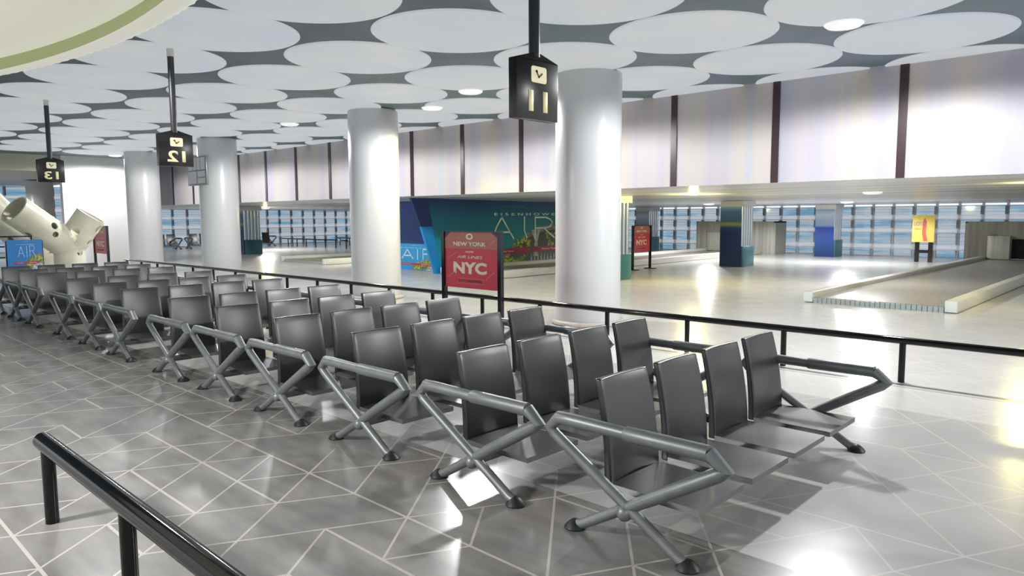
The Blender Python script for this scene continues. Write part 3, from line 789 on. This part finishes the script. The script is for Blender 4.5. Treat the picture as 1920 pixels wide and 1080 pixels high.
# ------------------------------------------------------------------ perforated tube sculpture
def px(x, y, Y):
    d = r2*((x-960)/F_PX) - u2*((y-540)/F_PX) + fw
    d = d*(Y/d.y); return Vector((d.x, d.y, d.z+1))
def perforated(name, a, b_, r, holes, par, n=150):
    a, b_ = Vector(a), Vector(b_)
    ax = (b_-a).normalized(); e1 = ax.cross(Vector((0,0,1)) if abs(ax.z) < .9 else Vector((1,0,0))).normalized(); e2 = ax.cross(e1)
    Ln = (b_-a).length; m_ = max(8, int(Ln/(2*PI*r/n))); step = 2*PI*r/n
    P = {}
    for i in range(m_+1):
        for j in range(n): P[i, j] = [Ln*i/m_, 2*PI*j/n*r]
    per = 2*PI*r
    def dd(p, h):
        dv = (p[1]-h[1]+per/2) % per - per/2
        return p[0]-h[0], dv
    hs = [(tt*Ln, (math.radians(ang) % (2*PI))*r, hr) for tt, ang, hr in holes]
    skip = set()
    for i in range(m_):
        for j in range(n):
            c_ = [Ln*(i+.5)/m_, 2*PI*(j+.5)/n*r]
            if any(math.hypot(*dd(c_, h)) < h[2] for h in hs): skip.add((i, j))
    for k, p in P.items():                      # pull nearby vertices onto the hole outlines
        for h in hs:
            du, dv = dd(p, h); d = math.hypot(du, dv)
            if d > 1e-6 and abs(d-h[2]) < step*.75:
                p[0] = min(max(h[0]+du/d*h[2], 0), Ln); p[1] = h[1]+dv/d*h[2]
    bm = bmesh.new(); V_ = {}
    for lay, rr in enumerate((r, r*.90)):
        for k, p in P.items():
            an = p[1]/r; V_[lay, k] = bm.verts.new(a+ax*p[0]+(e1*math.cos(an)+e2*math.sin(an))*rr)
    for i in range(m_):
        for j in range(n):
            if (i, j) in skip: continue
            q = [(i, j), (i, (j+1) % n), (i+1, (j+1) % n), (i+1, j)]
            bm.faces.new([V_[0, k] for k in q]); bm.faces.new([V_[1, k] for k in q[::-1]])
            for (di, dj), (k0, k1) in zip(((-1,0),(0,1),(1,0),(0,-1)), ((0,1),(1,2),(2,3),(3,0))):
                nb = (i+di, (j+dj) % n)
                if nb in skip or not 0 <= nb[0] < m_:
                    try: bm.faces.new([V_[0, q[k1]], V_[0, q[k0]], V_[1, q[k0]], V_[1, q[k1]]])
                    except ValueError: pass
    for v in [v for v in bm.verts if not v.link_faces]: bm.verts.remove(v)
    return link(name, bm, sculpt, par, recalc=False)
t = thing('tube_sculpture', 'cream forked sculpture of wide perforated tubes at the far left', 'sculpture', (0,0,0))
Yq = 13.2
J = px(130,462,Yq)
rg_ = random.Random(5)
def rh(k, hr): return [((.15+.75*q/k), rg_.random()*360, hr*(.7+.5*rg_.random())) for q in range(k)]
perforated('trunk', (J.x,J.y,0.0), (J.x,J.y,J.z+.10), .225, rh(3,.07)+[(.86,250,.10),(.62,285,.07),(.70,205,.05)], t)
perforated('left_arm', J, px(26,392,Yq-.25), .235, rh(9,.055), t)
perforated('right_arm', J, px(171,404,Yq-.15), .225, rh(7,.06), t)
K = px(75,478,Yq+1.0)
perforated('rear_arm', K, px(-40,366,Yq+.9), .25, rh(6,.06), t)
perforated('rear_trunk', (K.x,K.y,0), (K.x,K.y,K.z+.03), .23, rh(4,.06), t)

# black three-bar barrier behind the blue board
a = px(-30,443,12.6); b_ = px(58,441,12.6)
t = thing('bar_barrier', 'low black three-bar barrier behind the blue AIR board', 'barrier', (a.x,12.6,0))
w = b_.x-a.x
for z_ in (.745,.60,.44): link('bar', T([(0,0,z_),(w,0,z_)], .010, 12), rail_black, t)
for u in (0.0, w): link('post', T([(u,0,0),(u,0,.755)], .011, 12), rail_black, t)

# ------------------------------------------------------------------ lamps
def lamp(x, y, z, name, label, power, rad=.10, color=(1,1,1), group='white dome lamps of the ceiling', spot=None):
    t = thing('dome_lamp', label, 'lamp', (x,y,z), group)
    link('dome', lathe(bmesh.new(), [(.125,-.001),(.125,-.008),(.105,-.024),(.06,-.032),(.001,-.034)], 40), lamp_shell, t)
    ld = bpy.data.lights.new('lamp_light', 'SPOT' if spot else 'POINT'); ld.energy = power; ld.color = color; ld.shadow_soft_size = rad
    if spot: ld.spot_size = spot; ld.spot_blend = .2 if spot > 2.5 else .03
    o = bpy.data.objects.new('lamp_light', ld); COL.objects.link(o); o.parent = t; o.location = (0,0,-.10*S)
    return t
for k, (y, pw, lab) in enumerate(((1.80,620,'white dome lamp on the ceiling at the upper right'),(5.47,480,'white dome lamp on the ceiling left of the sign with 11'),
      (9.09,480,'white dome lamp on the ceiling above the second white column'),(12.7,420,'white dome lamp hidden among the far ceiling panels'),
      (16.0,380,'white dome lamp where the ceiling meets the white wall'),(-1.83,600,'added white dome lamp overhead, out of view to the right'))):  # last lamp is unseen, added for highlights on the backrests
    lamp(5.16, y, ZC-.016, '', lab, pw*1.8, .12, spot=math.radians(174))
lamp(-.62, 2.95, 1.595, '', 'added white lamp under the round canopy, just out of view', 1250, .2, spot=math.radians(150))  # unseen lamp added to brighten the near left floor
lamp(.45, -1.9, ZC-.016, '', 'added white dome lamp overhead, unseen behind the viewpoint', 420, .15, spot=math.radians(168))  # put in to throw frontal highlights on the backrests
lamp(1.5, 5.45, ZC-.016, '', 'added white dome lamp above the round canopy, out of sight', 350, .15, spot=math.radians(168))  # extra hidden lamp, added as fill from the left
lamp(15.1, 8.1, zlow(15.1), '', 'white lamp on the lower ceiling left of the dark blue clad column', 900, .1, spot=math.radians(168))
lamp(15.5, 5.2, zlow(15.5), '', 'white lamp on the lower ceiling over the sky coloured clad column', 900, .1, spot=math.radians(168))
lamp(10.5, 3.2, zlow(10.5), '', 'added white lamp on the lower ceiling over the nearest baggage belt', 500, .1, spot=math.radians(168))  # added to lift the dim baggage area
lamp(10.0, 11.5, zlow(10), '', 'added white lamp on the lower ceiling behind the blue wall', 700, .1, spot=math.radians(168))  # extra fill under the lower ceiling, no fixture known here
lamp(3.0, 21.0, 1.985, '', 'added white lamp beyond the soffit at the far left', 500, .1, spot=math.radians(168))  # added to light the dark column behind the soffit
lamp(11.0, 21.0, zlow(11), '', 'added white lamp on the lower ceiling before the far glazed wall', 900, .1, spot=math.radians(168))  # put in for more light towards the far glazing
def bulb(name, x, y, z, e, col, r, lab, cat='lamp'):
    t = thing('downlight', lab, cat, (x,y,z), 'small yellow downlights')
    link('trim_ring', lathe(bmesh.new(), [(.03,-.002),(.05,-.002),(.05,-.012),(.03,-.012)], 24, close=True), collar_mat, t)
    ld = bpy.data.lights.new('yellow_light', 'POINT'); ld.energy = e; ld.color = col; ld.shadow_soft_size = r
    o = bpy.data.objects.new('yellow_light', ld); COL.objects.link(o); o.parent = t; o.location = (0,0,-.06*S)
YEL = (1,.86,.28)
bulb('', 9.6,5.4,zlow(9.6), 300, YEL, .1, 'small yellow downlight over the belt beside the clad column')
bulb('', 9.0,1.2,zlow(9.0), 110, YEL, .1, 'small yellow downlight over the nearest baggage belt')
bulb('', 9.0,12.6,zlow(9), 120, YEL, .1, 'small yellow downlight over the distant baggage belt')
bulb('', 10.2,19.5,zlow(10.2), 120, YEL, .1, 'small yellow downlight over the far floor')
lamp(5.6, 6.6, ZC-.016, '', 'yellowish dome lamp among the ceiling panels between the first two columns', 380, .25, color=YEL, group='yellow lamps', spot=math.radians(128))

# ------------------------------------------------------------------ world and daylight
w = bpy.data.worlds.new('world'); SC.world = w; w.use_nodes = True
bg = w.node_tree.nodes['Background']; bg.inputs[0].default_value = (.90,.95,1,1); bg.inputs[1].default_value = 1.25
SC.cycles.max_bounces = 7; SC.cycles.diffuse_bounces = 4; SC.cycles.glossy_bounces = 4; SC.cycles.transparent_max_bounces = 12
SC.cycles.sample_clamp_indirect = 6; SC.cycles.caustics_reflective = False; SC.cycles.caustics_refractive = False
SC.cycles.use_denoising = True
